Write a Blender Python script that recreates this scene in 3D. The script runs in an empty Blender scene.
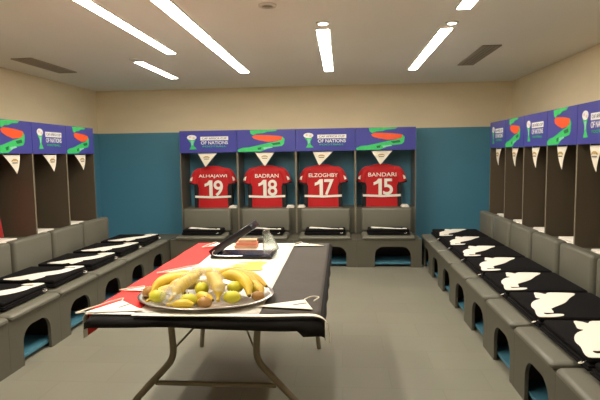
import bpy, bmesh, math, random
from mathutils import Vector, Matrix, noise
from mathutils.geometry import tessellate_polygon
PI = math.pi
random.seed(4)
SC = bpy.context.scene
COL = SC.collection

# ---------------------------------------------------------------- camera
F, YAW, PIT, ROL, CH = 507.2081, .0815, .0883, -.0146, 1.4196
cy, sy = math.cos(YAW), math.sin(YAW)
f0 = Vector((-sy, cy, 0)); r0 = Vector((cy, sy, 0)); u0 = Vector((0, 0, 1))
fw = f0*math.cos(PIT) - u0*math.sin(PIT); up = u0*math.cos(PIT) + f0*math.sin(PIT)
rt = r0*math.cos(ROL) + up*math.sin(ROL); up2 = up*math.cos(ROL) - r0*math.sin(ROL)
cd = bpy.data.cameras.new('camera'); cam = bpy.data.objects.new('camera', cd); COL.objects.link(cam)
cam.matrix_world = Matrix(((rt.x, up2.x, -fw.x, 0), (rt.y, up2.y, -fw.y, 0), (rt.z, up2.z, -fw.z, CH), (0, 0, 0, 1)))
cd.sensor_width = 36; cd.lens = F*36/600; cd.clip_start = .02
SC.camera = cam
# ---------------------------------------------------------------- world, exposure
w = bpy.data.worlds.new('world'); SC.world = w; w.use_nodes = True
w.node_tree.nodes['Background'].inputs[0].default_value = (1, .85, .7, 1)
w.node_tree.nodes['Background'].inputs[1].default_value = 0.0
SC.view_settings.view_transform = 'Standard'; SC.view_settings.look = 'None'
SC.view_settings.gamma = 1; SC.view_settings.exposure = 2.12
SC.view_settings.use_curve_mapping = False
LAMP = 10.0                      # strength of the ceiling tubes
LAMP_COL = (1, .925, .80)

# ---------------------------------------------------------------- materials
def lin(c):
    return tuple(((x/255)/12.92 if x/255 <= .04045 else ((x/255+.055)/1.055)**2.4) for x in c)
def mat(name, rgb, rough=.6, metal=0, var=0.0, scale=8, bump=0.0, bscale=60, trans=0, ior=1.45, alpha=1, sheen=0, stretch=(1, 1, 1), spec=.5):
    m = bpy.data.materials.new(name); m.use_nodes = True
    nt = m.node_tree; b = nt.nodes['Principled BSDF']
    c = lin(rgb)
    b.inputs['Base Color'].default_value = (*c, 1)
    b.inputs['Roughness'].default_value = rough; b.inputs['Metallic'].default_value = metal
    b.inputs['Transmission Weight'].default_value = trans; b.inputs['IOR'].default_value = ior
    b.inputs['Alpha'].default_value = alpha; b.inputs['Sheen Weight'].default_value = sheen
    b.inputs['Specular IOR Level'].default_value = spec
    tc = nt.nodes.new('ShaderNodeTexCoord'); mp = nt.nodes.new('ShaderNodeMapping')
    mp.inputs['Scale'].default_value = stretch
    nt.links.new(tc.outputs['Object'], mp.inputs['Vector'])
    if var >= 0:
        n = nt.nodes.new('ShaderNodeTexNoise'); n.inputs['Scale'].default_value = scale; n.inputs['Detail'].default_value = 5
        nt.links.new(mp.outputs[0], n.inputs['Vector'])
        r = nt.nodes.new('ShaderNodeMix'); r.data_type = 'RGBA'
        v = max(var, .02)
        r.inputs[6].default_value = (*[x*(1-v) for x in c], 1); r.inputs[7].default_value = (*[min(1, x*(1+v)) for x in c], 1)
        nt.links.new(n.outputs['Fac'], r.inputs[0]); nt.links.new(r.outputs[2], b.inputs['Base Color'])
    if bump:
        n2 = nt.nodes.new('ShaderNodeTexNoise'); n2.inputs['Scale'].default_value = bscale; n2.inputs['Detail'].default_value = 4
        nt.links.new(mp.outputs[0], n2.inputs['Vector'])
        bp = nt.nodes.new('ShaderNodeBump'); bp.inputs['Strength'].default_value = bump; bp.inputs['Distance'].default_value = .01
        nt.links.new(n2.outputs['Fac'], bp.inputs['Height']); nt.links.new(bp.outputs[0], b.inputs['Normal'])
    return m
def glow(name, rgb, s):
    m = bpy.data.materials.new(name); m.use_nodes = True; nt = m.node_tree; nt.nodes.clear()
    o = nt.nodes.new('ShaderNodeOutputMaterial'); e = nt.nodes.new('ShaderNodeEmission')
    e.inputs[0].default_value = (*rgb, 1); e.inputs[1].default_value = s
    nt.links.new(e.outputs[0], o.inputs[0]); return m
def floor_mat():
    m = mat('floor_vinyl', (128, 125, 111), .42, var=.08, scale=2.2, bump=.02, bscale=40)
    nt = m.node_tree; b = nt.nodes['Principled BSDF']
    br = nt.nodes.new('ShaderNodeTexBrick'); tc = nt.nodes.new('ShaderNodeTexCoord')
    mp = nt.nodes.new('ShaderNodeMapping'); mp.inputs['Rotation'].default_value = (0, 0, 0)
    nt.links.new(tc.outputs['Object'], mp.inputs[0]); nt.links.new(mp.outputs[0], br.inputs['Vector'])
    br.inputs['Scale'].default_value = 1; br.inputs['Brick Width'].default_value = .6; br.inputs['Row Height'].default_value = .3
    br.inputs['Mortar Size'].default_value = .004; br.offset = .5
    br.inputs['Color1'].default_value = (.95, .95, .95, 1); br.inputs['Color2'].default_value = (1.03, 1.03, 1.02, 1); br.inputs['Mortar'].default_value = (.90, .89, .88, 1)
    mx = nt.nodes.new('ShaderNodeMix'); mx.data_type = 'RGBA'; mx.blend_type = 'MULTIPLY'; mx.inputs[0].default_value = 1
    src = b.inputs['Base Color'].links[0].from_socket
    nt.links.new(src, mx.inputs[6]); nt.links.new(br.outputs['Color'], mx.inputs[7]); nt.links.new(mx.outputs[2], b.inputs['Base Color'])
    return m
M = {
 'floor': floor_mat(),
 'ceiling': mat('ceiling_paint', (250, 246, 238), .9, var=.02, scale=2),
 'wall': mat('plaster_wall', (236, 220, 188), .85, var=.09, scale=1.6, bump=.05, bscale=14, stretch=(1, 1, 3)),
 'teal': mat('teal_panel', (84, 142, 166), .4, var=.03, scale=2),
 'shell': mat('seat_shell', (88, 85, 73), .45, var=.04, scale=3),
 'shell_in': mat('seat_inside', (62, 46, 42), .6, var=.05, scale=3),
 'cubby': mat('cubby_floor', (70, 122, 142), .5, var=.06, scale=6),
 'vinyl': mat('grey_vinyl', (106, 104, 92), .38, var=.04, scale=6, bump=.06, bscale=120),
 'brown': mat('brown_laminate', (94, 83, 68), .28, var=.10, scale=2.5, stretch=(3, 3, .6)),
 'edge': mat('laminate_edge', (128, 119, 100), .5, var=.04, scale=4),
 'blue': mat('header_blue', (70, 72, 156), .3, var=.10, scale=3),
 'green': mat('print_green', (62, 200, 108), .4, var=.18, scale=24),
 'dgreen': mat('print_dark_green', (24, 110, 66), .4, var=.1, scale=24),
 'orange': mat('print_orange', (248, 92, 44), .4, var=.10, scale=20),
 'mint': mat('print_mint', (140, 214, 186), .4, var=.1, scale=20),
 'pwhite': mat('print_white', (238, 236, 234), .4, var=.02),
 'pink': mat('print_pale_rose', (232, 196, 178), .4, var=.08, scale=30),
 'pdark': mat('print_dark', (48, 48, 90), .5, var=.02),
 'pennant': mat('pennant_cloth', (240, 232, 214), .8, var=.03, bump=.05),
 'gold': mat('gold_print', (190, 160, 96), .6, var=.1, scale=30),
 'greyprint': mat('grey_print', (120, 110, 100), .7, var=.1, scale=30),
 'red': mat('jersey_red', (192, 14, 20), .65, var=.06, scale=7, bump=.2, bscale=9, sheen=.2),
 'black': mat('jersey_black', (22, 20, 22), .7, var=.05),
 'white': mat('white_fabric', (240, 234, 222), .8, var=.03, bump=.1, bscale=20),
 'towel': mat('towel_black', (17, 15, 16), .95, var=.15, scale=60, bump=.35, bscale=160, spec=.2),
 'logo': mat('towel_print_white', (246, 240, 228), .85, var=.02, bump=.1, bscale=100),
 'cloth': mat('table_black', (24, 22, 22), .8, var=.10, scale=8, bump=.1, bscale=30, spec=.3),
 'flagblack_sheen': mat('flag_black_sheen', (70, 64, 58), .8, var=.10, scale=9, bump=.15, bscale=18),  # black cloth greyed: the gloss of the lit tabletop is put into its colour
 'flagred': mat('flag_red', (226, 40, 34), .7, var=.05, scale=6, bump=.1, bscale=12),
 'flagwhite': mat('flag_white', (240, 236, 226), .7, var=.02, bump=.1, bscale=12),
 'flaggold': mat('flag_gold', (232, 208, 96), .7, var=.15, scale=30),
 'steel': mat('brushed_steel', (200, 196, 190), .28, 1, var=.04, scale=10),
 'tube': mat('grey_metal_tube', (128, 119, 102), .4, .3, var=.04, scale=10),
 'banana': mat('banana_skin', (220, 186, 60), .45, var=.22, scale=16, bump=.05, bscale=30),
 'banana2': mat('banana_ripe_skin', (204, 166, 60), .45, var=.28, scale=20, bump=.05, bscale=30),
 'btip': mat('banana_tip', (104, 84, 40), .7, var=.2, scale=40),
 'guava': mat('green_fruit_skin', (204, 198, 52), .38, var=.14, scale=14),
 'russet': mat('russet_fruit_skin', (168, 124, 66), .4, var=.25, scale=18),
 'film': mat('plastic_film', (245, 245, 240), .18, trans=.45, ior=1.15, alpha=.30, bump=.9, bscale=30, var=.02),
 'case': mat('case_black', (20, 20, 26), .3, var=.05),
 'navy': mat('case_navy', (30, 36, 74), .22, var=.05),
 'chrome': mat('chrome_wire', (200, 200, 205), .2, 1),
 'clear': mat('clear_plastic', (222, 232, 224), .08, trans=.9, ior=1.2, alpha=.5, var=.01),
 'tan': mat('tan_card', (196, 150, 116), .7, var=.08, scale=12),
 'salmon': mat('salmon_card', (214, 130, 104), .7, var=.08, scale=12),
 'fixture': mat('fixture_white', (225, 220, 210), .5, var=.02),
 'vent': mat('vent_grey', (170, 158, 140), .6, var=.04),
 'ventdark': mat('vent_dark', (140, 128, 112), .8, var=.04),
 'lamp': glow('lamp_diffuser', LAMP_COL, LAMP),
 'spot': glow('downlight_glow', LAMP_COL, LAMP*.8),
}

# ---------------------------------------------------------------- mesh helpers
def obj(name, bm, m, parent=None, smooth=False, loc=None):
    me = bpy.data.meshes.new(name)
    bmesh.ops.recalc_face_normals(bm, faces=bm.faces)
    bm.to_mesh(me); bm.free()
    ms = m if isinstance(m, (list, tuple)) else [m]
    for x in ms: me.materials.append(M[x])
    if smooth:
        for p in me.polygons: p.use_smooth = True
        try: me.set_sharp_from_angle(angle=math.radians(smooth if smooth is not True else 50))
        except Exception: pass
    o = bpy.data.objects.new(name, me); COL.objects.link(o)
    if parent: o.parent = parent
    if loc: o.location = loc
    return o
def empty(name, loc=(0, 0, 0), rz=0):
    o = bpy.data.objects.new(name, None); COL.objects.link(o); o.location = loc; o.rotation_euler = (0, 0, rz)
    o.empty_display_size = .1; return o
def tag(o, label, cat, group=None, kind=None):
    if label: o['label'] = label
    if cat: o['category'] = cat
    if group: o['group'] = group
    if kind: o['kind'] = kind
    return o
def struct(name, bm, m, **k):
    o = obj(name, bm, m, **k); o['kind'] = 'structure'; return o
def box(bm, x0, x1, y0, y1, z0, z1, mi=0, bev=0, seg=2):
    r = bmesh.ops.create_cube(bm, size=1)
    vs = r['verts']
    for v in vs:
        v.co = Vector(((x0+x1)/2 + v.co.x*(x1-x0), (y0+y1)/2 + v.co.y*(y1-y0), (z0+z1)/2 + v.co.z*(z1-z0)))
    fs = set(f for v in vs for f in v.link_faces)
    for f in fs: f.material_index = mi
    if bev:
        es = list(set(e for v in vs for e in v.link_edges))
        bmesh.ops.bevel(bm, geom=es, offset=bev, segments=seg, profile=.5, affect='EDGES', clamp_overlap=True)
    return bm
def B(*a, **k): return box(bmesh.new(), *a, **k)
def prism(bm, pts, axis, a, b, mi=0):
    """polygon pts in the two other axes, extruded along axis from a to b"""
    def P(p, t):
        if axis == 'y': return (p[0], t, p[1])
        if axis == 'x': return (t, p[0], p[1])
        return (p[0], p[1], t)
    A = [bm.verts.new(P(p, a)) for p in pts]; C = [bm.verts.new(P(p, b)) for p in pts]
    n = len(pts); fs = []
    for a_, b_, c_ in tessellate_polygon([[Vector((p[0], p[1], 0)) for p in pts]]):
        fs.append(bm.faces.new((A[a_], A[b_], A[c_]))); fs.append(bm.faces.new((C[c_], C[b_], C[a_])))
    for i in range(n): fs.append(bm.faces.new((A[i], C[i], C[(i+1) % n], A[(i+1) % n])))
    for f in fs: f.material_index = mi
    return bm
def tube(bm, pts, r, seg=10, caps=True, closed=False):
    pts = [Vector(p) for p in pts]; n = len(pts)
    rr = r if isinstance(r, (list, tuple)) else [r]*n
    rings = []; ref = Vector((0, 0, 1)); prev = None
    for i, p in enumerate(pts):
        a = pts[(i-1) % n] if (closed or i > 0) else p; b = pts[(i+1) % n] if (closed or i < n-1) else p
        t = (b-a).normalized()
        if prev is None:
            s = t.cross(ref)
            if s.length < .05: s = t.cross(Vector((1, 0, 0)))
            s.normalize()
        else:
            s = (prev - t*prev.dot(t)).normalized()
        prev = s; q = t.cross(s)
        rings.append([bm.verts.new(p + (s*math.cos(2*PI*k/seg) + q*math.sin(2*PI*k/seg))*rr[i]) for k in range(seg)])
    m = n if closed else n-1
    for i in range(m):
        A, C = rings[i], rings[(i+1) % n]
        for k in range(seg): bm.faces.new((A[k], A[(k+1) % seg], C[(k+1) % seg], C[k]))
    if caps and not closed:
        bm.faces.new(rings[0][::-1]); bm.faces.new(rings[-1])
    return bm
def lathe(bm, prof, seg=24, cx=0, cy=0, sx=1, sy=1):
    rings = []
    for (r, z) in prof:
        rings.append([bm.verts.new((cx+r*sx*math.cos(2*PI*k/seg), cy+r*sy*math.sin(2*PI*k/seg), z)) for k in range(seg)])
    for i in range(len(prof)-1):
        for k in range(seg): bm.faces.new((rings[i][k], rings[i][(k+1) % seg], rings[i+1][(k+1) % seg], rings[i+1][k]))
    for rg, pr in ((rings[0], prof[0]), (rings[-1], prof[-1])):
        if pr[0] > 1e-5: bm.faces.new(rg)
    bmesh.ops.remove_doubles(bm, verts=bm.verts, dist=1e-5)
    return bm
def curve(pts, n=8):
    pts = [Vector(p) for p in pts]; out = []
    P = [pts[0]*2-pts[1]] + pts + [pts[-1]*2-pts[-2]]
    for i in range(1, len(P)-2):
        for k in range(n):
            t = k/n; a, b, c, d = P[i-1], P[i], P[i+1], P[i+2]
            out.append(.5*((2*b)+(c-a)*t+(2*a-5*b+4*c-d)*t*t+(3*b-a-3*c+d)*t**3))
    out.append(pts[-1]); return out
def text_mesh(s, h, width=None, depth=.002, bold=0.0):
    """lettering as a mesh in local XZ, centred, facing -Y; letter height h, fitted to width"""
    cu = bpy.data.curves.new('lettering', 'FONT'); cu.body = s; cu.size = 1; cu.align_x = 'CENTER'
    cu.extrude = .5; cu.offset = bold
    o = bpy.data.objects.new('lettering', cu); COL.objects.link(o)
    bpy.context.view_layer.update()
    me = bpy.data.meshes.new_from_object(o.evaluated_get(bpy.context.evaluated_depsgraph_get()))
    bpy.data.objects.remove(o); bpy.data.curves.remove(cu)
    xs = [v.co.x for v in me.vertices]; ys = [v.co.y for v in me.vertices]
    cx, cyy = (max(xs)+min(xs))/2, (max(ys)+min(ys))/2
    ky = h/(max(ys)-min(ys)); kx = (width/(max(xs)-min(xs))) if width else ky
    bm = bmesh.new(); bm.from_mesh(me); bpy.data.meshes.remove(me)
    for v in bm.verts:
        x, y, z = v.co; v.co = Vector(((x-cx)*kx, -z*depth, (y-cyy)*ky))
    return bm
def kids(o): return [c for c in bpy.data.objects if c.parent == o]
def dup(o, loc, rz, label, group=None, tree=None):
    """copy of a thing with copies of its parts and their sub-parts"""
    c = o.copy(); COL.objects.link(c); c.location = loc; c.rotation_euler = (0, 0, rz); c['label'] = label
    if group: c['group'] = group
    for ch in kids(o):
        d = ch.copy(); COL.objects.link(d); d.parent = c
        for g in kids(ch):
            e = g.copy(); COL.objects.link(e); e.parent = d
    return c
ORD = ['first', 'second', 'third', 'fourth', 'fifth', 'sixth', 'seventh', 'eighth', 'ninth']

# ---------------------------------------------------------------- room
X0, X1, YB, YF, ZC = -3.58, 2.36, 7.298, -1.6, 2.3935
T = .15
struct('floor', B(X0-T, X1+T, YF-T, YB+T, -.1, 0), 'floor')
struct('ceiling', B(X0-T, X1+T, YF-T, YB+T, ZC, ZC+.12), 'ceiling')
struct('wall_back', B(X0-T, X1+T, YB, YB+T, 0, ZC), 'wall')
struct('wall_left', B(X0-T, X0, YF, YB, 0, ZC), 'wall')
struct('wall_right', B(X1, X1+T, YF, YB, 0, ZC), 'wall')
struct('wall_front', B(X0-T, X1+T, YF-T, YF, 0, ZC), 'wall')
struct('trim_1', B(X0, X1, YB-.012, YB-.001, 0, 1.775), 'teal')
struct('trim_2', B(X0+.001, X0+.012, 5.0, YB-.012, 0, 1.775), 'teal')
struct('trim_3', B(X1-.012, X1-.001, 5.0, YB-.012, 0, 1.775), 'teal')

# ---------------------------------------------------------------- ceiling fittings
def strip(x0, x1, y0, y1, label, group=None):
    t = tag(empty('linear_ceiling_light', ((x0+x1)/2, (y0+y1)/2, ZC)), label, 'ceiling light', group)
    a, b = (x1-x0)/2, (y1-y0)/2
    bm = bmesh.new()
    for q in ((-a-.012, -a, -b-.012, b+.012), (a, a+.012, -b-.012, b+.012), (-a, a, -b-.012, -b), (-a, a, b, b+.012)): box(bm, *q, -.012, -.001)
    obj('frame', bm, 'fixture', t)
    obj('diffuser', B(-a, a, -b, b, -.015, -.001), 'lamp', t)
G = 'linear lights recessed in the ceiling'
strip(-1.615, -1.535, 1.2, 4.74, 'long glowing ceiling strip light at the left, cut by the top picture edge', G)
strip(-1.155, -1.055, 1.2, 5.92, 'longest glowing ceiling strip light, just left of the middle', G)
strip(-2.08, -1.995, 5.1, 6.2, 'short glowing ceiling strip light at the far left', G)
strip(-.18, -.085, 4.02, 5.97, 'short glowing ceiling strip light near the centre of the ceiling', G)
strip(.785, .87, 4.12, 6.03, 'slanting glowing ceiling strip light above the right end of the jersey lockers', G)
strip(.785, .87, 1.3, 3.58, 'glowing ceiling strip light whose tip shows at the top edge', G)
def fitting(x, y, r, m, label, cat, name):
    t = tag(empty(name, (x, y, ZC)), label, cat)
    obj('rim', lathe(bmesh.new(), [(r*.62, -.004), (r*.66, -.014), (r*.95, -.012), (r, -.001), (r*.6, -.001)], 28), 'fixture', t, smooth=40)
    obj('lens', lathe(bmesh.new(), [(0, -.012), (r*.4, -.011), (r*.62, -.006), (r*.6, -.002)], 28), m, t, smooth=60)
fitting(-.125, 3.85, .055, 'spot', 'small glowing round downlight at the near end of the centre strip light', 'downlight', 'round_downlight')
fitting(.835, 3.97, .05, 'spot', 'small round downlight at the near end of the right-hand slanting strip light', 'downlight', 'round_downlight')
fitting(-2.04, 4.98, .045, 'fixture', 'small round white ceiling detector at the near end of the short left light', 'detector', 'ceiling_detector')
fitting(-.468, 3.36, .06, 'ventdark', 'round grey sprinkler rose at the top edge of the ceiling', 'ceiling fitting', 'ceiling_sprinkler')
def vent(x0, x1, y0, y1, label):
    t = tag(empty('ceiling_vent', ((x0+x1)/2, (y0+y1)/2, ZC)), label, 'vent', 'slotted air vents in the ceiling')
    a, b = (x1-x0)/2, (y1-y0)/2
    obj('backing', B(-a, a, -b, b, -.004, -.001), 'ventdark', t)
    bm = bmesh.new()
    for q in ((-a-.015, -a, -b-.015, b+.015), (a, a+.015, -b-.015, b+.015), (-a, a, -b-.015, -b), (-a, a, b, b+.015)): box(bm, *q, -.012, -.001)
    obj('frame', bm, 'vent', t)
    n = 4
    for k in range(n):
        c = -a + (k+.5)*2*a/n
        obj('slat', B(c-a/n*.55, c+a/n*.55, -b, b, -.011, -.006), 'vent', t)
vent(-3.16, -2.98, 4.78, 5.6, 'long grey slotted air vent in the ceiling near the left wall')
vent(1.31, 1.45, 4.86, 5.84, 'grey slotted air vent in the ceiling right of the slanting light')

# ---------------------------------------------------------------- header prints (unit square 0..1, 0..1)
def hz(p, box_): return [((x-box_[0])/(box_[1]-box_[0]), 1-(y-box_[2])/(box_[3]-box_[2])) for x, y in p]
BX = (10, 555, 35, 255)
RIB_TOP = hz([(132, 40), (260, 36), (395, 37), (370, 52), (300, 56), (250, 70), (200, 72), (165, 88), (140, 76)], BX)
RIB_MID = hz([(150, 100), (182, 86), (260, 88), (350, 94), (430, 104), (438, 118), (425, 138), (380, 150), (300, 156), (220, 140), (165, 122)], BX)
RIB_BOT = hz([(436, 106), (456, 130), (450, 178), (430, 198), (370, 206), (320, 208), (285, 228), (230, 250), (20, 252), (12, 232), (60, 212), (120, 208), (180, 196), (300, 168), (380, 154), (430, 138)], BX)
RIB_D1 = hz([(200, 215), (240, 206), (232, 232), (205, 235)], BX); RIB_D2 = hz([(330, 172), (410, 160), (420, 182), (350, 190)], BX)
RIB_M = hz([(255, 212), (330, 205), (345, 214), (300, 222), (262, 232)], BX)
BL = (5, 585, 38, 265)
STEM = hz([(92, 128), (168, 128), (150, 165), (150, 195), (178, 228), (104, 230), (122, 195), (120, 165)], BL)
STEM2 = hz([(118, 140), (150, 140), (143, 178), (128, 192)], BL)
def header(parent, Wd, z0, z1, kind):
    """header board in the locker frame; front face at y=0"""
    h = obj('header_panel', B(-Wd/2+.003, Wd/2-.003, 0, .02, z0, z1), 'blue', parent)
    H = z1-z0
    def mp(p): return [((x-.5)*(Wd-.01), z0+y*H) for x, y in p]
    def pr(name, ps, m, d=.0015):
        bm = bmesh.new()
        for p in ps: prism(bm, mp(p), 'y', -d, -.0002)
        return obj(name, bm, m, h)
    if kind == 'ribbon':
        pr('ribbon_print', [RIB_TOP], 'green'); pr('ribbon_print', [RIB_BOT], 'green'); pr('ribbon_orange', [RIB_MID], 'orange', .002)  # green sweeps and the orange middle of the printed ribbon
        pr('ribbon_dark_patch', [RIB_D1], 'dgreen', .0022); pr('ribbon_dark_patch', [RIB_D2], 'dgreen', .0022); pr('ribbon_edge', [RIB_M], 'mint', .0022)  # dark green and mint patches of the ribbon artwork
    else:
        cx, cz = hz([(130, 106)], BL)[0]
        ball = [(cx+.085*math.cos(a*PI/10), cz+.115*math.sin(a*PI/10)) for a in range(20)]
        t = pr('trophy_emblem', [STEM], 'green'); pr('trophy_stem_mid', [STEM2], 'mint', .0022); pr('trophy_ball', [ball], 'pwhite', .002)  # green stem with a printed mint middle, white ball on top
        [pr('trophy_patch', [[(cx+u_+.021*math.cos(a*PI/4), cz+v_+.04*math.sin(a*PI/4)) for a in range(8)]], 'pink', .0025) for u_, v_ in ((-.03, .02), (.035, -.03))]
        pr('caption_box', [hz([(218, 100), (502, 100), (502, 138), (218, 138)], BL)], 'pwhite')
        kx = (Wd-.01)/580; kz = H/227
        for s, yy, hh, ww, m, dd in (('CAF AFRICA CUP', 119, 20, 250, 'pdark', .0022), ('OF NATIONS', 163, 34, 274, 'pwhite', .0018), ('FOOTBALL', 200, 15, 240, 'green', .0018)):
            bm = text_mesh(s, hh*kz, ww*kx, .0006, .0 if m == 'pdark' else .012)
            for v in bm.verts: v.co += Vector(((360-295)*kx, -dd, z1-(yy-38)*kz))
            obj('caption_lettering', bm, m, h)
    return h
def locker(name, Wd, depth, kind, z0, zb, zt, back, ledge_z, open_low=False):
    t = empty(name)
    hw = Wd/2
    for s in (-1, 1):
        xa, xb = (-hw+.001, -hw+.011) if s < 0 else (hw-.011, hw-.001)
        bm = B(xa, xb, .004, depth, z0, zb)
        o = obj('side_panel', bm, ['brown', 'edge'], t)
        for p in o.data.polygons:
            if p.normal.y < -.9: p.material_index = 1
    header(t, Wd, zb, zt, kind)
    obj('top_panel', B(-hw+.003, hw-.003, .021, depth, zt-.02, zt-.001), 'edge', t)
    obj('ledge', B(-hw+.012, hw-.012, .01, depth-.005, ledge_z-.02, ledge_z), 'shell', t)
    obj('ledge_front', B(-hw+.012, hw-.012, .004, .022, z0, ledge_z-.021), 'shell', t)
    if back: obj('back_panel', B(-hw+.012, hw-.012, depth-.016, depth-.002, z0, zt-.022), 'brown', t)
    # hooks rail across the bay
    obj('hanging_rail', tube(bmesh.new(), [(-hw+.012, depth*.5, zb+.09), (hw-.012, depth*.5, zb+.09)], .010), 'tube', t, smooth=60)
    return t
def seat(name, Wd, ax0, ax1, cw, cx, cdep, rw, rz0, rz1, ry, depth):
    """front panel at y=0; ax0..ax1 arch in x; cushion width cw centred cx"""
    t = empty(name); hw = Wd/2; ZT = .352
    r = .11; n = 7; top = .262
    p = [(-hw+.001, 0), (ax0, 0), (ax0, top-r)]
    for k in range(1, n): a = PI - k*PI/2/n; p.append((ax0+r+r*math.cos(a), top-r+r*math.sin(a)))
    p += [(ax0+r, top), (ax1-r, top)]
    for k in range(1, n): a = PI/2 - k*PI/2/n; p.append((ax1-r+r*math.cos(a), top-r+r*math.sin(a)))
    p += [(ax1, top-r), (ax1, 0), (hw-.001, 0), (hw-.001, ZT), (-hw+.001, ZT)]
    bm = prism(bmesh.new(), p, 'y', 0, .022)
    box(bm, -hw+.001, hw-.001, .023, depth, ZT-.02, ZT)
    base = obj('base', bm, 'shell', t)
    bm = bmesh.new()
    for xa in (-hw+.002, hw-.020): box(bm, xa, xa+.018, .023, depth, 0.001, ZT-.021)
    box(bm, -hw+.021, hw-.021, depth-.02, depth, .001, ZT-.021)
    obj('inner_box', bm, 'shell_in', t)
    obj('cubby_floor', B(-hw+.021, hw-.021, .03, depth-.022, .035, .055), 'cubby', t)
    bm = B(cx-cw/2, cx+cw/2, -.022, cdep, ZT+.001, ZT+.060, bev=.026, seg=4)
    for v in bm.verts:
        if v.co.z > ZT+.03: v.co.z -= .022*max(0, min(1, (.10-v.co.y)/.11))
    obj('seat_cushion', bm, 'vinyl', t, smooth=40)
    bm = B(-rw/2, rw/2, ry, ry+.095, rz0, rz1, bev=.026, seg=4)
    obj('backrest', bm, 'vinyl', t, smooth=40)
    return t

# ---- back row: four wide bays
ZB, ZT_, W = 1.4707, 1.770, .8
XB0, YFB = -2.209, 6.85
NUM = ['19', '18', '17', '15']; NAMES = ['ALHAJAWI', 'BADRAN', 'ELZOGHBY', 'BANDARI']
lk = {}
for kind in ('logo', 'ribbon'):
    lk[kind] = locker('locker', W, YB-.02-YFB, kind, .355, ZB, ZT_, False, .70)
GB = 'wide open lockers along the teal back wall'
for i in range(4):
    kind = ('logo', 'ribbon')[i % 2]
    lab = 'wide back-wall locker with %s header, holding the red shirt numbered %s' % (('trophy print', 'ribbon print')[i % 2], NUM[i])
    loc = (XB0+W*(i+.5), YFB, 0)
    if i < 2: o = lk[kind]; o.location = loc; tag(o, lab, 'locker', GB)
    else: dup(lk[kind], loc, 0, lab)
sb = seat('padded_bench', W, -.200+.023, .246+.023, .655, -.005, .30, .645, .412, .714, .33, .515)
for i in range(4):
    lab = 'grey padded bench unit with arched cubby below the shirt numbered %s' % NUM[i]
    loc = (XB0+W*(i+.5), 6.33, 0)
    if i == 0: sb.location = loc; tag(sb, lab, 'seat', 'padded seats along the back wall')
    else: dup(sb, loc, 0, lab)

# ---- right row
XR, YRE, WR = 1.8157, 6.394, .5737
RR = -PI/2
rk = {k: locker('locker', WR, X1-.014-XR, k, .355, ZB, 1.775, True, .665) for k in ('logo', 'ribbon')}
for i in range(6):
    kind = ('logo', 'ribbon')[i % 2]
    lab = 'narrow brown locker on the right wall with %s header, %s from the far end' % (('trophy print', 'ribbon print')[i % 2], ORD[i])
    loc = (XR, YRE-(i+.5)*WR, 0)
    if i < 2: o = rk[kind]; o.location = loc; o.rotation_euler = (0, 0, RR); tag(o, lab, 'locker', 'narrow lockers along the right wall')
    else: dup(rk[kind], loc, RR, lab)
# local x runs towards the camera
SR, SR0 = .586, 6.576
sr = seat('padded_bench', SR, -.112, .220, .545, .012, .64, WR-.055, .362, .712, .655, .77)
seats = {}
for i in range(8):
    lab = 'grey padded bench unit with arched cubby in the right row, %s from the far corner' % ORD[i]
    yc = SR0-(i+.5)*SR; loc = (1.033, yc, 0)
    if i == 0: o = sr; sr.location = loc; sr.rotation_euler = (0, 0, RR); tag(sr, lab, 'seat', 'padded seats along the right wall')
    else: o = dup(sr, loc, RR, lab)
    yr = 6.377-(i+.5)*WR
    for c in kids(o):
        if c.name.startswith('backrest'): c.location.x = yc-yr
# ---- left row
XL, YLE, WL = -2.9556, 5.9005, .6098
RL = PI/2
ll = {k: locker('locker', WL, XL-X0-.014, k, .355, ZB, 1.773, True, .665) for k in ('ribbon', 'logo')}
for i in range(4):
    kind = ('ribbon', 'logo')[i % 2]
    lab = 'narrow brown locker on the left wall with %s header, %s from the far end' % (('ribbon print', 'trophy print')[i % 2], ORD[i])
    loc = (XL, YLE-(i+.5)*WL, 0)
    if i < 2: o = ll[kind]; o.location = loc; o.rotation_euler = (0, 0, RL); tag(o, lab, 'locker', 'narrow lockers along the left wall')
    else: dup(ll[kind], loc, RL, lab)
SL0 = 6.13
sl = seat('padded_bench', WL, -.16, .17, .59, 0, .62, WL-.045, .362, .712, .62, .755)
for i in range(6):
    lab = 'grey padded bench unit with arched cubby in the left row, %s from the far corner' % ORD[i]
    yc = SL0-(i+.5)*WL; loc = (-2.187, yc, 0)
    if i == 0: o = sl; sl.location = loc; sl.rotation_euler = (0, 0, RL); tag(sl, lab, 'seat', 'padded seats along the left wall')
    else: o = dup(sl, loc, RL, lab)
    yr = 5.916-(i+.5)*WL
    for c in kids(o):
        if c.name.startswith('backrest'): c.location.x = yr-yc
tag(obj('bench_corner_block', B(-2.94, -2.225, 6.135, 6.84, 0, .352, bev=.004), 'shell'), 'plain grey corner block joining the left bench to the back bench', 'bench')

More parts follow.
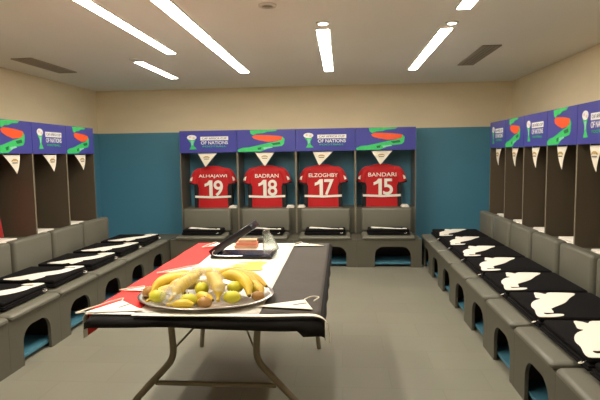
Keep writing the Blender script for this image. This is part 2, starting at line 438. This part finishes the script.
# ---------------------------------------------------------------- jerseys
def jersey(i, xc, yc, ztop):
    t = tag(empty('jersey', (xc, yc, ztop)), 'red football shirt with white number %s hanging in a back-wall locker' % NUM[i], 'jersey', 'red shirts hanging in the back lockers')
    # rows: (z, half width, half depth)
    def rows(lst, seg=26, seed=0):
        bm = bmesh.new(); rings = []
        for z, hw_, hd in lst:
            rg = []
            for k in range(seg):
                a = 2*PI*k/seg; c, s = math.cos(a), math.sin(a)
                x = hw_*math.copysign(abs(c)**.75, c); y = hd*math.copysign(abs(s)**.8, s)
                y += .006*math.sin(x*34+z*9+seed)*(1 if s < 0 else .4)
                rg.append(bm.verts.new((x, y, z)))
            rings.append(rg)
        for a in range(len(rings)-1):
            for k in range(seg): bm.faces.new((rings[a][k], rings[a][(k+1) % seg], rings[a+1][(k+1) % seg], rings[a+1][k]))
        bm.faces.new(rings[0]); bm.faces.new(rings[-1])
        return bm
    bm = rows([(0, .075, .02), (-.01, .10, .03), (-.03, .18, .04), (-.055, .235, .045), (-.09, .25, .05), (-.16, .252, .05), (-.24, .250, .048), (-.34, .252, .046), (-.44, .252, .046), (-.55, .256, .046), (-.64, .26, .046)], seed=i)
    for s in (-1, 1):
        tube(bm, curve([(s*.17, 0, -.072), (s*.225, 0, -.095), (s*.262, 0, -.16), (s*.282, 0, -.245)], 5), [.050+.0010*k for k in range(16)], 14)
    ob = obj('shirt_body', bm, 'red', t, smooth=70)
    for v in ob.data.vertices:
        if abs(v.co.x) > .27: v.co.y *= .8
    for s in (-1, 1):
        obj('cuff', tube(bmesh.new(), [(s*.281, 0, -.242), (s*.286, 0, -.262)], [.067, .067], 14), 'black', t, smooth=40)
        p = [(s*.268, -.14), (s*.205, -.30), (s*.215, -.62), (s*.268, -.62)]
        obj('side_panel', prism(bmesh.new(), p if s > 0 else p[::-1], 'y', -.040, .036), 'black', t)
        obj('sleeve_badge', prism(bmesh.new(), [(s*.282, -.15), (s*.310, -.165), (s*.325, -.20), (s*.295, -.21)], 'y', -.064, -.040), 'white', t)
    bm = bmesh.new(); n = 14; A = []
    for k in range(n+1):
        x = -.258+.516*k/n; y = -.056+.012*(abs(x)/.258)**3
        z = -.455+.010*abs(x)/.258
        A.append([bm.verts.new((x, y, z)), bm.verts.new((x, y, z+.03)), bm.verts.new((x, y+.008, z+.03)), bm.verts.new((x, y+.008, z))])
    for k in range(n):
        for q in range(4): bm.faces.new((A[k][q], A[k][(q+1) % 4], A[k+1][(q+1) % 4], A[k+1][q]))
    bm.faces.new(A[0]); bm.faces.new(A[-1])
    obj('white_band', bm, 'white', t)
    one = [(-.052, .111), (-.006, .111), (-.006, -.111), (-.052, -.111), (-.052, .050), (-.062, .044), (-.118, .022), (-.118, .062), (-.085, .075)]
    obj('number', prism(bmesh.new(), [(x+.005, z-.312) for x, z in one], 'y', -.066, -.058), 'white', t)
    bm = text_mesh(NUM[i][1], .222, .132, .004, .016)
    for v in bm.verts: v.co += Vector((.082, -.062, -.312))
    obj('number', bm, 'white', t)
    nm = NAMES[i]
    bm = text_mesh(nm, .052, .03+.050*len(nm)*(1 if len(nm) < 8 else .93), .003, .012)
    for v in bm.verts: v.co += Vector((.005, -.058, -.145))
    obj('name_lettering', bm, 'white', t)
    # hanger
    obj('hanger', tube(bmesh.new(), curve([(0, .0, -.03), (0, .0, .03), (0, .0, .10), (.0, .02, .125)], 5), .003, 6), 'chrome', t)
for i, px in enumerate((-1.80, -1.035, -.25, .555)):
    jersey(i, px, 7.05, 1.285)
# one shirt hanging in the near left locker, only its edge shows
t = tag(empty('jersey', (-3.27, YLE-2.5*WL-.045, 1.22), RL), 'red shirt hanging in the nearest left-wall locker, only its edge showing', 'jersey')
bm = B(-.255, .255, -.04, .04, -.56, -.02, bev=.03, seg=3)
for s in (-1, 1): tube(bm, [(s*.17, 0, -.07), (s*.205, 0, -.12), (s*.215, 0, -.22)], [.05, .05, .04], 12)
for v in bm.verts: v.co.x *= .66+.40*max(0, min(1, (-.2-v.co.z)/.36))
obj('shirt_body', bm, 'red', t, smooth=60)
obj('hanger', tube(bmesh.new(), [(0, 0, -.03), (0, 0, .12)], .003, 6), 'chrome', t)

# ---------------------------------------------------------------- hanging pennants
def pennant(w_, h_, tipx, name='pennant'):
    t = empty(name)
    P = [(-w_/2, 0), (w_/2, 0), (tipx, -h_)]
    bm = bmesh.new(); n = 6; rows = []
    for a in range(n+1):
        f = a/n; L = (-w_/2*(1-f)+tipx*f, w_/2*(1-f)+tipx*f); row = []
        for k in range(5):
            x = L[0]+(L[1]-L[0])*k/4; z = -h_*f
            row.append((x, -.010*math.sin(f*PI*.9), z))
        rows.append(row)
    for side in (0, 1):
        V = [[bm.verts.new((x, y+side*.003, z)) for x, y, z in r] for r in rows]
        for a in range(n):
            for k in range(4): bm.faces.new((V[a][k], V[a][k+1], V[a+1][k+1], V[a+1][k]))
    bmesh.ops.remove_doubles(bm, verts=bm.verts, dist=.0004)
    obj('pennant_cloth', bm, 'pennant', t, smooth=60)
    cx = tipx*.35
    arc = [(cx-.045, -h_*.36), (cx-.04, -h_*.27), (cx-.018, -h_*.21), (cx+.018, -h_*.21), (cx+.04, -h_*.27), (cx+.045, -h_*.36), (cx+.025, -h_*.30), (cx-.025, -h_*.30)]
    bm = prism(bmesh.new(), arc, 'y', -.016, -.013)
    obj('pennant_emblem', bm, 'gold', t)
    bm = prism(bmesh.new(), [(cx-.035, -h_*.44), (cx-.035, -h_*.39), (cx+.035, -h_*.39), (cx+.035, -h_*.44)], 'y', -.016, -.0135)
    obj('pennant_print', bm, 'greyprint', t)
    for q in (-1, 1): obj('cord', tube(bmesh.new(), [(q*(w_/2-.004), .0, -.004), (q*(w_/2-.002), .004, .035)], .0022, 6), 'pennant', t)
    return t
for i, (x, w_, tip) in enumerate(((-1.83, .265, -.03), (-1.035, .265, .0), (-.245, .27, -.05), (.545, .275, -.02))):
    t = pennant(w_, .185, tip); t.location = (x, YFB+.028, ZB-.01)
    tag(t, 'small white triangular pennant hanging above the red shirt numbered %s' % NUM[i], 'pennant', 'white pennants under the back headers')
pr_ = pennant(.19, .195, .015)
for i in range(6):
    lab = 'white triangular pennant hanging in the right-wall lockers, %s from the far end' % ORD[i]
    loc = (XR+.03, YRE-(i+.42)*WR, ZB-.012)
    if i == 0: pr_.location = loc; pr_.rotation_euler = (0, 0, RR); tag(pr_, lab, 'pennant', 'white pennants under the right headers')
    else: dup(pr_, loc, RR, lab)
pl_ = pennant(.24, .175, .06)
for i in range(4):
    lab = 'white triangular pennant hanging in the left-wall lockers, %s from the far end' % ORD[i]
    loc = (XL-.03, YLE-(i+.45)*WL, ZB-.012)
    if i == 0: pl_.location = loc; pl_.rotation_euler = (0, 0, RL); tag(pl_, lab, 'pennant', 'white pennants under the left headers')
    else: dup(pl_, loc, RL, lab)

# ---------------------------------------------------------------- folded towels with the white print
CAT = [(0.256, 0.245), (0.292, 0.233), (0.315, 0.209), (0.356, 0.248), (0.497, 0.239), (0.498, 0.202), (0.438, 0.129), (0.358, 0.014), (0.252, -0.085), (0.224, -0.116), (0.21, -0.185), (0.18, -0.192), (0.152, -0.192), (0.145, -0.205), (0.155, -0.226), (0.212, -0.214), (0.252, -0.222), (0.216, -0.261), (0.109, -0.274), (0.094, -0.237), (0.118, -0.14), (0.122, -0.079), (0.144, -0.014), (0.187, 0.053), (0.242, 0.1), (0.222, 0.123), (0.237, 0.183)]
ZS = .412
def smooth_poly(p, n=3):
    q = []
    N = len(p)
    for i in range(N):
        a, b, c, d = (Vector(p[(i+k) % N]) for k in (-1, 0, 1, 2))
        for k in range(n):
            t = k/n; v = .5*((2*b)+(c-a)*t+(2*a-5*b+4*c-d)*t*t+(3*b-a-3*c+d)*t**3)
            q.append((v.x, v.y))
    return q
def towel(w_, y0, y1, h_, kx=1, ky=1, oy=0):
    t = empty('folded_towel')
    bm = bmesh.new()
    n = 3
    for k in range(n):
        j = (0, .006, .012)[k]; za, zb_ = ((0, .22), (.23, .45), (.46, 1))[k]
        box(bm, -w_/2+j, w_/2-j*.6, y0+j, y1-j, za*h_, zb_*h_, bev=(zb_-za)*h_*.45, seg=4)
    ob = obj('towel_body', bm, 'towel', t, smooth=60)
    p = smooth_poly([(-b*kx, (a-.29)*ky+.29+oy) for a, b in CAT])
    obj('printed_emblem', prism(bmesh.new(), p, 'z', h_-.0008, h_+.0022), 'logo', t)
    c = tube(bmesh.new(), curve([(w_*.40, y0+.02, h_*.42), (w_*.42, y0-.008, h_*.33), (w_*.38, y0-.008, h_*.2), (w_*.36, y0+.02, h_*.3)], 4), .003, 6)
    obj('hanging_loop', c, 'logo', t, smooth=60)
    return t
tr_ = towel(.565, .085, .65, .062, )
for i in range(8):
    yc = SR0-(i+.5)*SR
    lab = 'black folded towel with white cat print, %s from the far end of the right bench' % ORD[i]
    loc = (1.033, yc-.14, ZS)
    if i == 0: tr_.location = loc; tr_.rotation_euler = (0, 0, RR); tag(tr_, lab, 'towel', 'black folded towels on the right bench')
    else: dup(tr_, loc, RR, lab)
tl_ = towel(.53, .06, .60, .052)
for i in range(6):
    yc = SL0-(i+.5)*WL
    lab = 'black folded towel with white print, %s from the far end of the left bench' % ORD[i]
    loc = (-2.187, yc+.01, ZS)
    if i == 0: tl_.location = loc; tl_.rotation_euler = (0, 0, RL); tag(tl_, lab, 'towel', 'black folded towels on the left bench')
    else: dup(tl_, loc, RL, lab)
tb_ = towel(.53, .04, .30, .062, .85, .5, -.11)
for i in range(4):
    lab = 'black folded towel with white print on the back seat below the shirt numbered %s' % NUM[i]
    loc = (XB0+W*(i+.5), 6.335, ZS)
    if i == 0: tb_.location = loc; tag(tb_, lab, 'towel', 'black folded towels on the back bench')
    else: dup(tb_, loc, 0, lab)

# white folded cloths on the ledges behind the backrests
def ledge_cloth(w_, d_, h_):
    bm = bmesh.new()
    box(bm, -w_/2, w_/2, 0, d_, 0, h_*.5, bev=h_*.2); box(bm, -w_/2+.01, w_/2-.015, .006, d_-.01, h_*.5+.0005, h_, bev=h_*.2)
    return obj('folded_white_cloth', bm, 'white', smooth=50)
c0 = ledge_cloth(.34, .2, .028)
for i in range(6):
    o = c0 if i == 0 else c0.copy()
    if i: COL.objects.link(o)
    o.location = (XR+.03, YRE-(i+.64)*WR, .6655); o.rotation_euler = (0, 0, RR)
    tag(o, 'white folded cloth on the right-wall locker ledge, %s from the far end' % ORD[i], 'cloth', 'white cloths on the right ledges')
for i in range(4):
    o = c0.copy(); COL.objects.link(o)
    o.location = (XL-.03, YLE-(i+.68)*WL, .6655); o.rotation_euler = (0, 0, RL)
    tag(o, 'white folded cloth on the left-wall locker ledge, %s from the far end' % ORD[i], 'cloth', 'white cloths on the left ledges')
c1 = ledge_cloth(.11, .2, .03)
for i, x in enumerate((-1.50, -.70, -.55+.0, .86)):
    o = c1 if i == 0 else c1.copy()
    if i: COL.objects.link(o)
    o.location = (x, YFB+.02, .7005)
    tag(o, ('small white cloth on the ledge at the lower right of the shirt numbered 19', 'small white cloth on the ledge at the lower right of the shirt numbered 18', 'small white cloth on the ledge at the lower left of the shirt numbered 17', 'small white cloth on the ledge at the lower right of the shirt numbered 15')[i], 'cloth', 'small white cloths on the back ledges')

# ---------------------------------------------------------------- table
TX0, TX1, TY0, TY1, TZ = -1.10, -.082, 2.06, 3.88, .738
t = tag(empty('folding_table', ((TX0+TX1)/2, (TY0+TY1)/2, 0)), 'long folding table with bent grey metal legs in the middle of the room', 'table')
cxT, cyT = (TX0+TX1)/2, (TY0+TY1)/2
obj('tabletop', B(TX0+.01-cxT, TX1-.01-cxT, TY0+.01-cyT, TY1-.01-cyT, TZ-.045, TZ-.006, bev=.006), 'edge', t)
def fillet(pts, r=.05, n=5):
    pts = [Vector(p) for p in pts]; out = [pts[0]]
    for a, b, c in zip(pts, pts[1:], pts[2:]):
        u = (a-b).normalized(); v = (c-b).normalized(); p, q = b+u*r, b+v*r
        for k in range(n+1):
            s = k/n; out.append(p*(1-s)**2+b*2*s*(1-s)+q*s*s)
    return out+[pts[-1]]
for yy in (2.32-cyT, 3.62-cyT):
    for s in (-1, 1):
        obj('leg', tube(bmesh.new(), fillet([(s*.215-.02, yy, TZ-.045), (s*.20-.02, yy, .45), (s*.42-.02, yy, .215), (s*.44-.02, yy, .0)], .05), .0165, 12), 'tube', t, smooth=60)
    obj('crossbar', tube(bmesh.new(), [(-.315, yy, .325), (.275, yy, .325)], .012, 10), 'tube', t, smooth=60)
    sgn = 1 if yy < 0 else -1
    for xb in (-.215, .175): obj('brace', tube(bmesh.new(), [(xb, yy, .50), (-.02+(.01 if xb > 0 else -.01), yy+sgn*.33, TZ-.05)], .005, 6), 'tube', t, smooth=60)
# black cloth over the table: sheet with a hem that hangs
def cloth_mesh():
    bm = bmesh.new()
    nx, ny = 44, 60; ov = .046
    def P(i, j):
        x = TX0-ov+(TX1-TX0+2*ov)*i/nx; y = TY0-ov+(TY1-TY0+2*ov)*j/ny
        dx = max(TX0-x, x-TX1, 0); dy = max(TY0-y, y-TY1, 0)
        xx = min(max(x, TX0), TX1); yy = min(max(y, TY0), TY1)
        d = math.hypot(dx, dy) if (dx and dy) else max(dx, dy)
        if d == 0:
            e = min(x-TX0, TX1-x, y-TY0, TY1-y)
            return Vector((x, y, TZ - (.004 if e < .012 else 0)))
        sx = -1 if x < TX0 else (1 if x > TX1 else 0); syy = -1 if y < TY0 else (1 if y > TY1 else 0)
        wob = .006*math.sin(x*19)+.005*math.sin(y*23)
        out = .012+wob*.6*min(1, d/.05)
        drop = d*.9*(1+.12*math.sin(x*7+y*5)) + (.028 if (x > TX1-.10 and y < TY0) else 0)*min(1, d/.05)
        return Vector((xx+sx*out, yy+syy*out, TZ-.004-drop))
    V = [[bm.verts.new(P(i, j)) for j in range(ny+1)] for i in range(nx+1)]
    for i in range(nx):
        for j in range(ny): bm.faces.new((V[i][j], V[i+1][j], V[i+1][j+1], V[i][j+1]))
    return bm
tc = obj('tablecloth', cloth_mesh(), 'cloth', smooth=60)
tag(tc, 'black cloth covering the folding table with a short hanging hem', 'tablecloth')
sm = tc.modifiers.new('thickness', 'SOLIDIFY'); sm.thickness = .002; sm.offset = -1

# flag: red, white and black bands; red hangs over the left side
fl = tag(empty('flag', (-.62, 3.0, TZ)), 'red, white and black flag with a gold eagle spread over the table', 'flag')
def band(name, prof, y0, y1, m, dz=0):
    """prof: cross profile points (x,z) world; swept in y"""
    bm = bmesh.new(); n = 24; rows = []
    for j in range(n+1):
        y = y0+(y1-y0)*j/n
        rows.append([bm.verts.new((x+.62, y-3.0, z-TZ+.0015*math.sin(y*14+x*9) if z > TZ else z-TZ)) for x, z in prof])
    for j in range(n):
        for k in range(len(prof)-1): bm.faces.new((rows[j][k], rows[j][k+1], rows[j+1][k+1], rows[j+1][k]))
    o = obj(name, bm, m, fl, smooth=60); md = o.modifiers.new('thickness', 'SOLIDIFY'); md.thickness = .0015; md.offset = 1; return o
top = TZ+.004
band('red_band', [(-1.128, TZ-.105), (-1.127, TZ-.05), (-1.126, TZ-.01), (-1.118, top)]+[(-1.118+.0142*k, top) for k in range(1, 15)]+[(-.905, top)], 2.115, 3.86, 'flagred')
band('hoist_edge', [(-1.128, TZ-.105), (-1.127, TZ-.05), (-1.126, TZ-.01), (-1.118, top)]+[(-1.118+.0142*k, top) for k in range(1, 15)]+[(-.905, top)], 2.075, 2.113, 'flagwhite')
band('white_band', [(-.905+.055*k, top) for k in range(11)], 2.105, 3.86, 'flagwhite')
band('black_band', [(-.355+.04*k, top) for k in range(7)]+[(-.092, top)], 2.10, 3.86, 'flagblack_sheen')
e = [(0, .30), (.06, .26), (.10, .24), (.06, .20), (.20, .30), (.42, .34), (.50, .20), (.46, -.05), (.38, -.28), (.30, -.10), (.18, .02), (.12, -.14), (.20, -.34), (.06, -.26), (0, -.40)]
e = e + [(-x, y) for x, y in e[-2:0:-1]]
obj('eagle_emblem', prism(bmesh.new(), [(y*.30+.05, x*.25+.04) for x, y in e], 'z', .0075, .009), 'flaggold', fl)

# pennants lying on the table
def flat_pennant(pts, label, z=TZ+.011, loop=None):
    cx = sum(p[0] for p in pts)/3; cyy = sum(p[1] for p in pts)/3
    t = tag(empty('table_pennant', (cx, cyy, z)), label, 'pennant', 'white pennants lying on the table')
    q = [(x-cx, y-cyy) for x, y in pts]
    obj('pennant_cloth', prism(bmesh.new(), q, 'z', 0, .0025), 'pennant', t)
    a, b, c = [Vector((x, y, 0)) for x, y in q]
    for s in (.10, .22):
        bm = bmesh.new()
        p = a*s+b*(.62-s)+c*.38; d = (b-a).normalized()*.018; n_ = Vector((-d.y, d.x, 0))*.35
        prism(bm, [tuple((p+d+n_)[:2]), tuple((p-d+n_)[:2]), tuple((p-d-n_)[:2]), tuple((p+d-n_)[:2])], 'z', .0027, .0035)
        obj('pennant_print', bm, 'greyprint', t)
    L = loop or [a, a+(a-c)*.12, b+(b-c)*.12, b]
    obj('cord', tube(bmesh.new(), curve([Vector(p)+Vector((0, 0, .004)) for p in L], 6), .0028, 6), 'pennant', t, smooth=60)
flat_pennant([(-1.118, 2.075), (-1.03, 2.26), (-.87, 2.112)], 'white pennant with printing lying on the front left corner of the table')
flat_pennant([(-.385, 2.19), (-.172, 2.30), (-.128, 2.155)], 'white pennant with printing lying on the front right corner of the table', loop=[(.055, .084, 0), (.085, .13, 0), (.12, .12, 0), (.10, .06, 0)])
flat_pennant([(-1.10, 2.44), (-1.02, 2.50), (-.93, 2.43)], 'small white pennant on the red band beside the left rim of the platter')
flat_pennant([(-1.03, 2.83), (-.88, 3.02), (-.80, 2.90)], 'white pennant on the red band just behind the platter')
flat_pennant([(-.36, 3.70), (-.30, 3.83), (-.13, 3.71)], 'white pennant lying at the far right corner of the table')
flat_pennant([(-1.0, 3.66), (-.96, 3.83), (-.76, 3.80)], 'white pennant lying at the far left corner of the table')
# ribbon along the front edge, falling over the right corner
bm = bmesh.new()
rp = curve([(-.90, TY0+.006, TZ+.008), (-.7, TY0-.0005, TZ+.009), (-.5, TY0+.002, TZ+.010), (-.3, TY0+.004, TZ+.010), (-.16, TY0+.012, TZ+.012), (-.10, TY0+.012, TZ+.008), (-.064, TY0+.0, TZ-.012), (-.055, TY0-.004, TZ-.05), (-.052, TY0-.008, TZ-.10)], 5)
rows = []
for i, p in enumerate(rp):
    f = i/(len(rp)-1); wd = Vector((0, .016, 0)) if f < .62 else Vector((-.004, .016, 0))
    rows.append([bm.verts.new(p-wd*.9), bm.verts.new(p+wd), bm.verts.new(p+wd+Vector((0, 0, .002))), bm.verts.new(p-wd*.9+Vector((0, 0, .002)))])
for a, b in zip(rows, rows[1:]):
    for k in range(4): bm.faces.new((a[k], a[(k+1) % 4], b[(k+1) % 4], b[k]))
bm.faces.new(rows[0]); bm.faces.new(rows[-1])
tag(obj('ribbon', bm, 'pennant', smooth=60), 'white ribbon along the front table edge, falling over the right corner', 'ribbon')

# ---------------------------------------------------------------- platter and fruit
PX, PY, PZ = -.645, 2.325, TZ+.0085
t = tag(empty('serving_platter', (PX, PY, PZ)), 'large oval steel platter heaped with bananas near the front of the table', 'platter')
prof = [(0, 0), (.235, 0), (.258, .002), (.284, .010), (.303, .019), (.320, .021), (.323, .024), (.320, .027), (.300, .024), (.280, .015), (.256, .006), (.234, .004), (0, .004)]
obj('platter_body', lathe(bmesh.new(), prof, 48, sx=1, sy=.80), 'steel', t, smooth=60)
FZ = PZ+.006
def fruit(x, y, z, r, m, label, el=1.0, rz=0):
    t = tag(empty('round_fruit', (x, y, z), rz), label, 'fruit', 'round green fruit among the bananas')
    n = 12; pr = []
    for k in range(n+1):
        a = -PI/2+PI*k/n; pr.append((max(r*math.cos(a), 0)*(1-.06*math.sin(a)), r*.92*math.sin(a)+.0))
    b = lathe(bmesh.new(), pr, 20, sx=el, sy=1); obj('fruit_body', b, m, t, smooth=True)
    obj('fruit_stem', tube(bmesh.new(), [(0, 0, r*.88), (.002, 0, r*1.04)], .003, 6), 'btip', t)
def banana(path, r, label, m='banana'):
    path = [Vector(p) for p in path]; c = sum(path, Vector())/len(path)
    t = tag(empty('banana', c), label, 'banana', 'bananas heaped on the platter')
    q = curve([p-c for p in path], 6); n = len(q)
    rr = []
    for i in range(n):
        s = i/(n-1); rr.append(r*(min(1, .34+2.6*s) if s < .26 else (1 if s < .72 else max(.32, 1-2.3*(s-.72)))))
    obj('banana_body', tube(bmesh.new(), q, rr, 7 if False else 10), m, t, smooth=38)
    d0 = (q[0]-q[1]).normalized(); d1 = (q[-1]-q[-2]).normalized()
    obj('banana_stem', tube(bmesh.new(), [q[0], q[0]+d0*.012, q[0]+d0*.026+Vector((0, 0, .002))], [r*.33, r*.26, r*.30], 8), m, t, smooth=50)
    obj('banana_tip', tube(bmesh.new(), [q[-1], q[-1]+d1*.006], [r*.31, r*.2], 8), 'btip', t)
def fp(dx, dy, z): return (PX+dx, PY+dy, PZ+z)
# round fruit (bottom layer)
for dx, dy, z, r, m, lab, el in (
  (-.195, -.115, .040, .033, 'guava', 'green round fruit at the left front of the platter', 1.2),
  (-.035, -.165, .038, .033, 'guava', 'green round fruit at the middle front of the platter', 1.25),
  (-.008, -.045, .058, .033, 'guava', 'yellow-green round fruit between the two film-wrapped bananas', 1.0),
  (.145, -.02, .060, .031, 'guava', 'yellow-green fruit enclosed by the big right banana, the upper one', 1.3),
  (.150, -.115, .040, .031, 'guava', 'yellow-green fruit enclosed by the big right banana, the lower one', 1.35),
  (.250, -.01, .048, .028, 'guava', 'green fruit at the right end of the platter', 1.2),
  (.040, -.175, .032, .026, 'russet', 'russet brown fruit at the front centre of the platter', 1.3),
  (.262, -.075, .034, .025, 'russet', 'russet brown fruit beside the right rim of the platter', 1.2),
  (-.262, -.045, .040, .031, 'russet', 'russet yellow fruit beside the left rim of the platter', 1.0)):
    fruit(PX+dx, PY+dy, PZ+z, r, m, lab, el)
BN = [
 ([fp(-.270, .02, .045), fp(-.245, .06, .066), fp(-.20, .10, .082), fp(-.13, .125, .09), fp(-.06, .13, .088)], .022, 'long banana curving round the left back of the platter', 'banana2'),
 ([fp(-.15, .19, .07), fp(-.08, .20, .082), fp(0, .20, .084), fp(.07, .19, .076)], .021, 'banana lying along the back rim of the platter', 'banana'),
 ([fp(.0, .15, .088), fp(.08, .15, .098), fp(.16, .125, .095), fp(.23, .08, .08), fp(.285, .03, .056)], .022, 'long banana curving round the right back of the platter', 'banana2'),
 ([fp(-.238, -.065, .052), fp(-.220, -.02, .078), fp(-.165, .02, .09), (PX-.10, PY+.05, PZ+.092), fp(-.05, .065, .088)], .024, 'thick banana at the left of the heap, above the green fruit', 'banana'),
 ([fp(.055, .03, .100), fp(.11, .03, .108), fp(.165, .01, .102), fp(.208, -.04, .080), fp(.226, -.10, .046)], .0255, 'big bright banana hooked over the right side fruit', 'banana'),
 ([fp(.05, .085, .088), fp(.12, .09, .09), fp(.19, .07, .084), fp(.250, .02, .070)], .021, 'banana behind the big bright hooked one', 'banana2'),
 ([fp(-.120, -.125, .045), fp(-.100, -.08, .076), fp(-.072, -.04, .098), fp(-.035, .01, .115)], .027, 'film-wrapped banana standing left of centre', 'banana'),
 ([fp(.090, -.125, .048), fp(.080, -.08, .082), fp(.048, -.03, .105), fp(.005, .01, .118)], .028, 'film-wrapped banana standing at the centre of the heap', 'banana'),
 ([fp(-.15, .055, .045), fp(-.08, .06, .052), fp(.0, .07, .054), fp(.08, .08, .050)], .021, 'banana in the middle of the heap under the others', 'banana2'),
 ([fp(-.160, -.085, .060), fp(-.135, -.04, .078), fp(-.095, .0, .085), fp(-.06, .03, .084)], .021, 'short banana between the thick left one and the wrapped ones', 'banana2'),
]
BN += [
 ([fp(-.225, -.125, .034), fp(-.185, -.075, .056), fp(-.13, -.06, .062), fp(-.08, -.075, .05)], .022, 'low banana under film at the left front of the heap', 'banana'),
 ([fp(-.10, -.195, .030), fp(-.05, -.205, .036), fp(.0, -.205, .034)], .019, 'short banana end poking out at the front rim of the platter', 'banana'),
 ([fp(.20, .05, .06), fp(.235, .02, .066), fp(.262, -.03, .058), fp(.275, -.07, .046)], .019, 'banana curving down to the right rim of the platter', 'banana2'),
 ([fp(-.02, -.10, .040), fp(.02, -.12, .045), fp(.07, -.15, .038)], .021, 'banana low in the centre front of the heap', 'banana')]
for p, r, lab, m in BN: banana([Vector(q)-Vector((0, 0, .004)) for q in p], r*1.08, lab, m)
def film(path, r, label, seed):
    path = [Vector(p) for p in path]; c = sum(path, Vector())/len(path)
    q = curve([p-c for p in path], 5); n = len(q)
    bm = tube(bmesh.new(), q, [r*(1.05+.5*abs(math.sin(i*2.1+seed))*(1 if 1 < i < n-2 else 1.6)) for i in range(n)], 14, caps=False)
    for v in bm.verts: v.co += noise.noise_vector(v.co*45+Vector((seed, 0, 0)))*.007
    o = obj('plastic_film', bm, 'film', smooth=False); o.location = c
    tag(o, label, 'plastic wrap', 'crumpled clear film around the fruit')
film([fp(-.130, -.15, .036), fp(-.100, -.08, .076), fp(-.072, -.04, .098), fp(-.03, .02, .117)], .0265, 'crumpled clear film around the banana left of centre', 1)
film([fp(.090, -.14, .042), fp(.080, -.08, .082), fp(.048, -.03, .105), fp(-.005, .02, .120)], .0275, 'crumpled clear film around the central upright banana', 2)
film([fp(-.165, -.10, .058), fp(-.14, -.14, .044), fp(-.10, -.165, .036), fp(-.05, -.185, .034)], .022, 'crumpled clear film over the fruit at the left front of the heap', 3)

# ---------------------------------------------------------------- black case, bottle, cards
CX, CY_, CZ = -.665, 3.355, TZ+.0075
t = tag(empty('folding_case', (CX, CY_, CZ), -.03), 'black folding case with its lid propped half open on the white flag band', 'case')
obj('case_base', B(-.20, .215, -.11, .12, 0, .018, bev=.006), 'case', t, smooth=40)
obj('inner_tray', B(-.155, .195, -.09, .10, .0182, .0215, bev=.001), 'navy', t)
th = math.radians(33); dx, dz = math.cos(th), math.sin(th)
bm = B(0, .335, -.11, .12, -.030, .018, bev=.010)
for v in bm.verts:
    x, z = v.co.x, v.co.z; v.co.x = -.205+x*dx-z*dz; v.co.z = .034+x*dz+z*dx
obj('case_lid', bm, 'case', t, smooth=40)
obj('hinge_wire', tube(bmesh.new(), curve([(.02, -.113, .020), (-.13, -.114, .020), (-.172, -.113, .026), (-.182, -.112, .042), (-.165, -.112, .058)], 6), .0045, 8), 'chrome', t, smooth=60)
t = tag(empty('plastic_bottle', (-.470, 3.33, CZ+.036)), 'small clear conical bottle standing in the open black case', 'bottle')
t.rotation_euler = (0, -.24, 0)
obj('bottle_body', lathe(bmesh.new(), [(0, .0), (.050, 0), (.057, .006), (.054, .03), (.042, .075), (.030, .11), (.024, .125), (.022, .125), (.028, .108), (.040, .073), (.051, .03), (.053, .008), (0, .005)], 28), 'clear', t, smooth=50)
obj('bottle_cap', lathe(bmesh.new(), [(0, .148), (.022, .148), (.0245, .144), (.0245, .126), (.0, .126)], 24), 'clear', t, smooth=40)
t = None
for k, (x, y, wd, dp, z, m, lab) in enumerate(((-.70, 3.66, .16, .10, TZ+.0075, 'tan', 'tan card box behind the black case, the lowest of the stack'), (-.695, 3.66, .15, .09, TZ+.0285, 'salmon', 'salmon card box behind the black case, middle of the stack'), (-.69, 3.66, .13, .08, TZ+.0495, 'tan', 'tan card box on top of the stack behind the black case'))):
    bt = tag(empty('card_box', (x, y, z), .04*k), lab, 'box', 'small boxes stacked behind the black case')
    obj('box_body', B(-wd/2, wd/2, -dp/2, dp/2, 0, .013), m, bt)
    obj('box_lid', B(-wd/2-.002, wd/2+.002, -dp/2-.002, dp/2+.002, .0132, .020, bev=.001), m, bt)
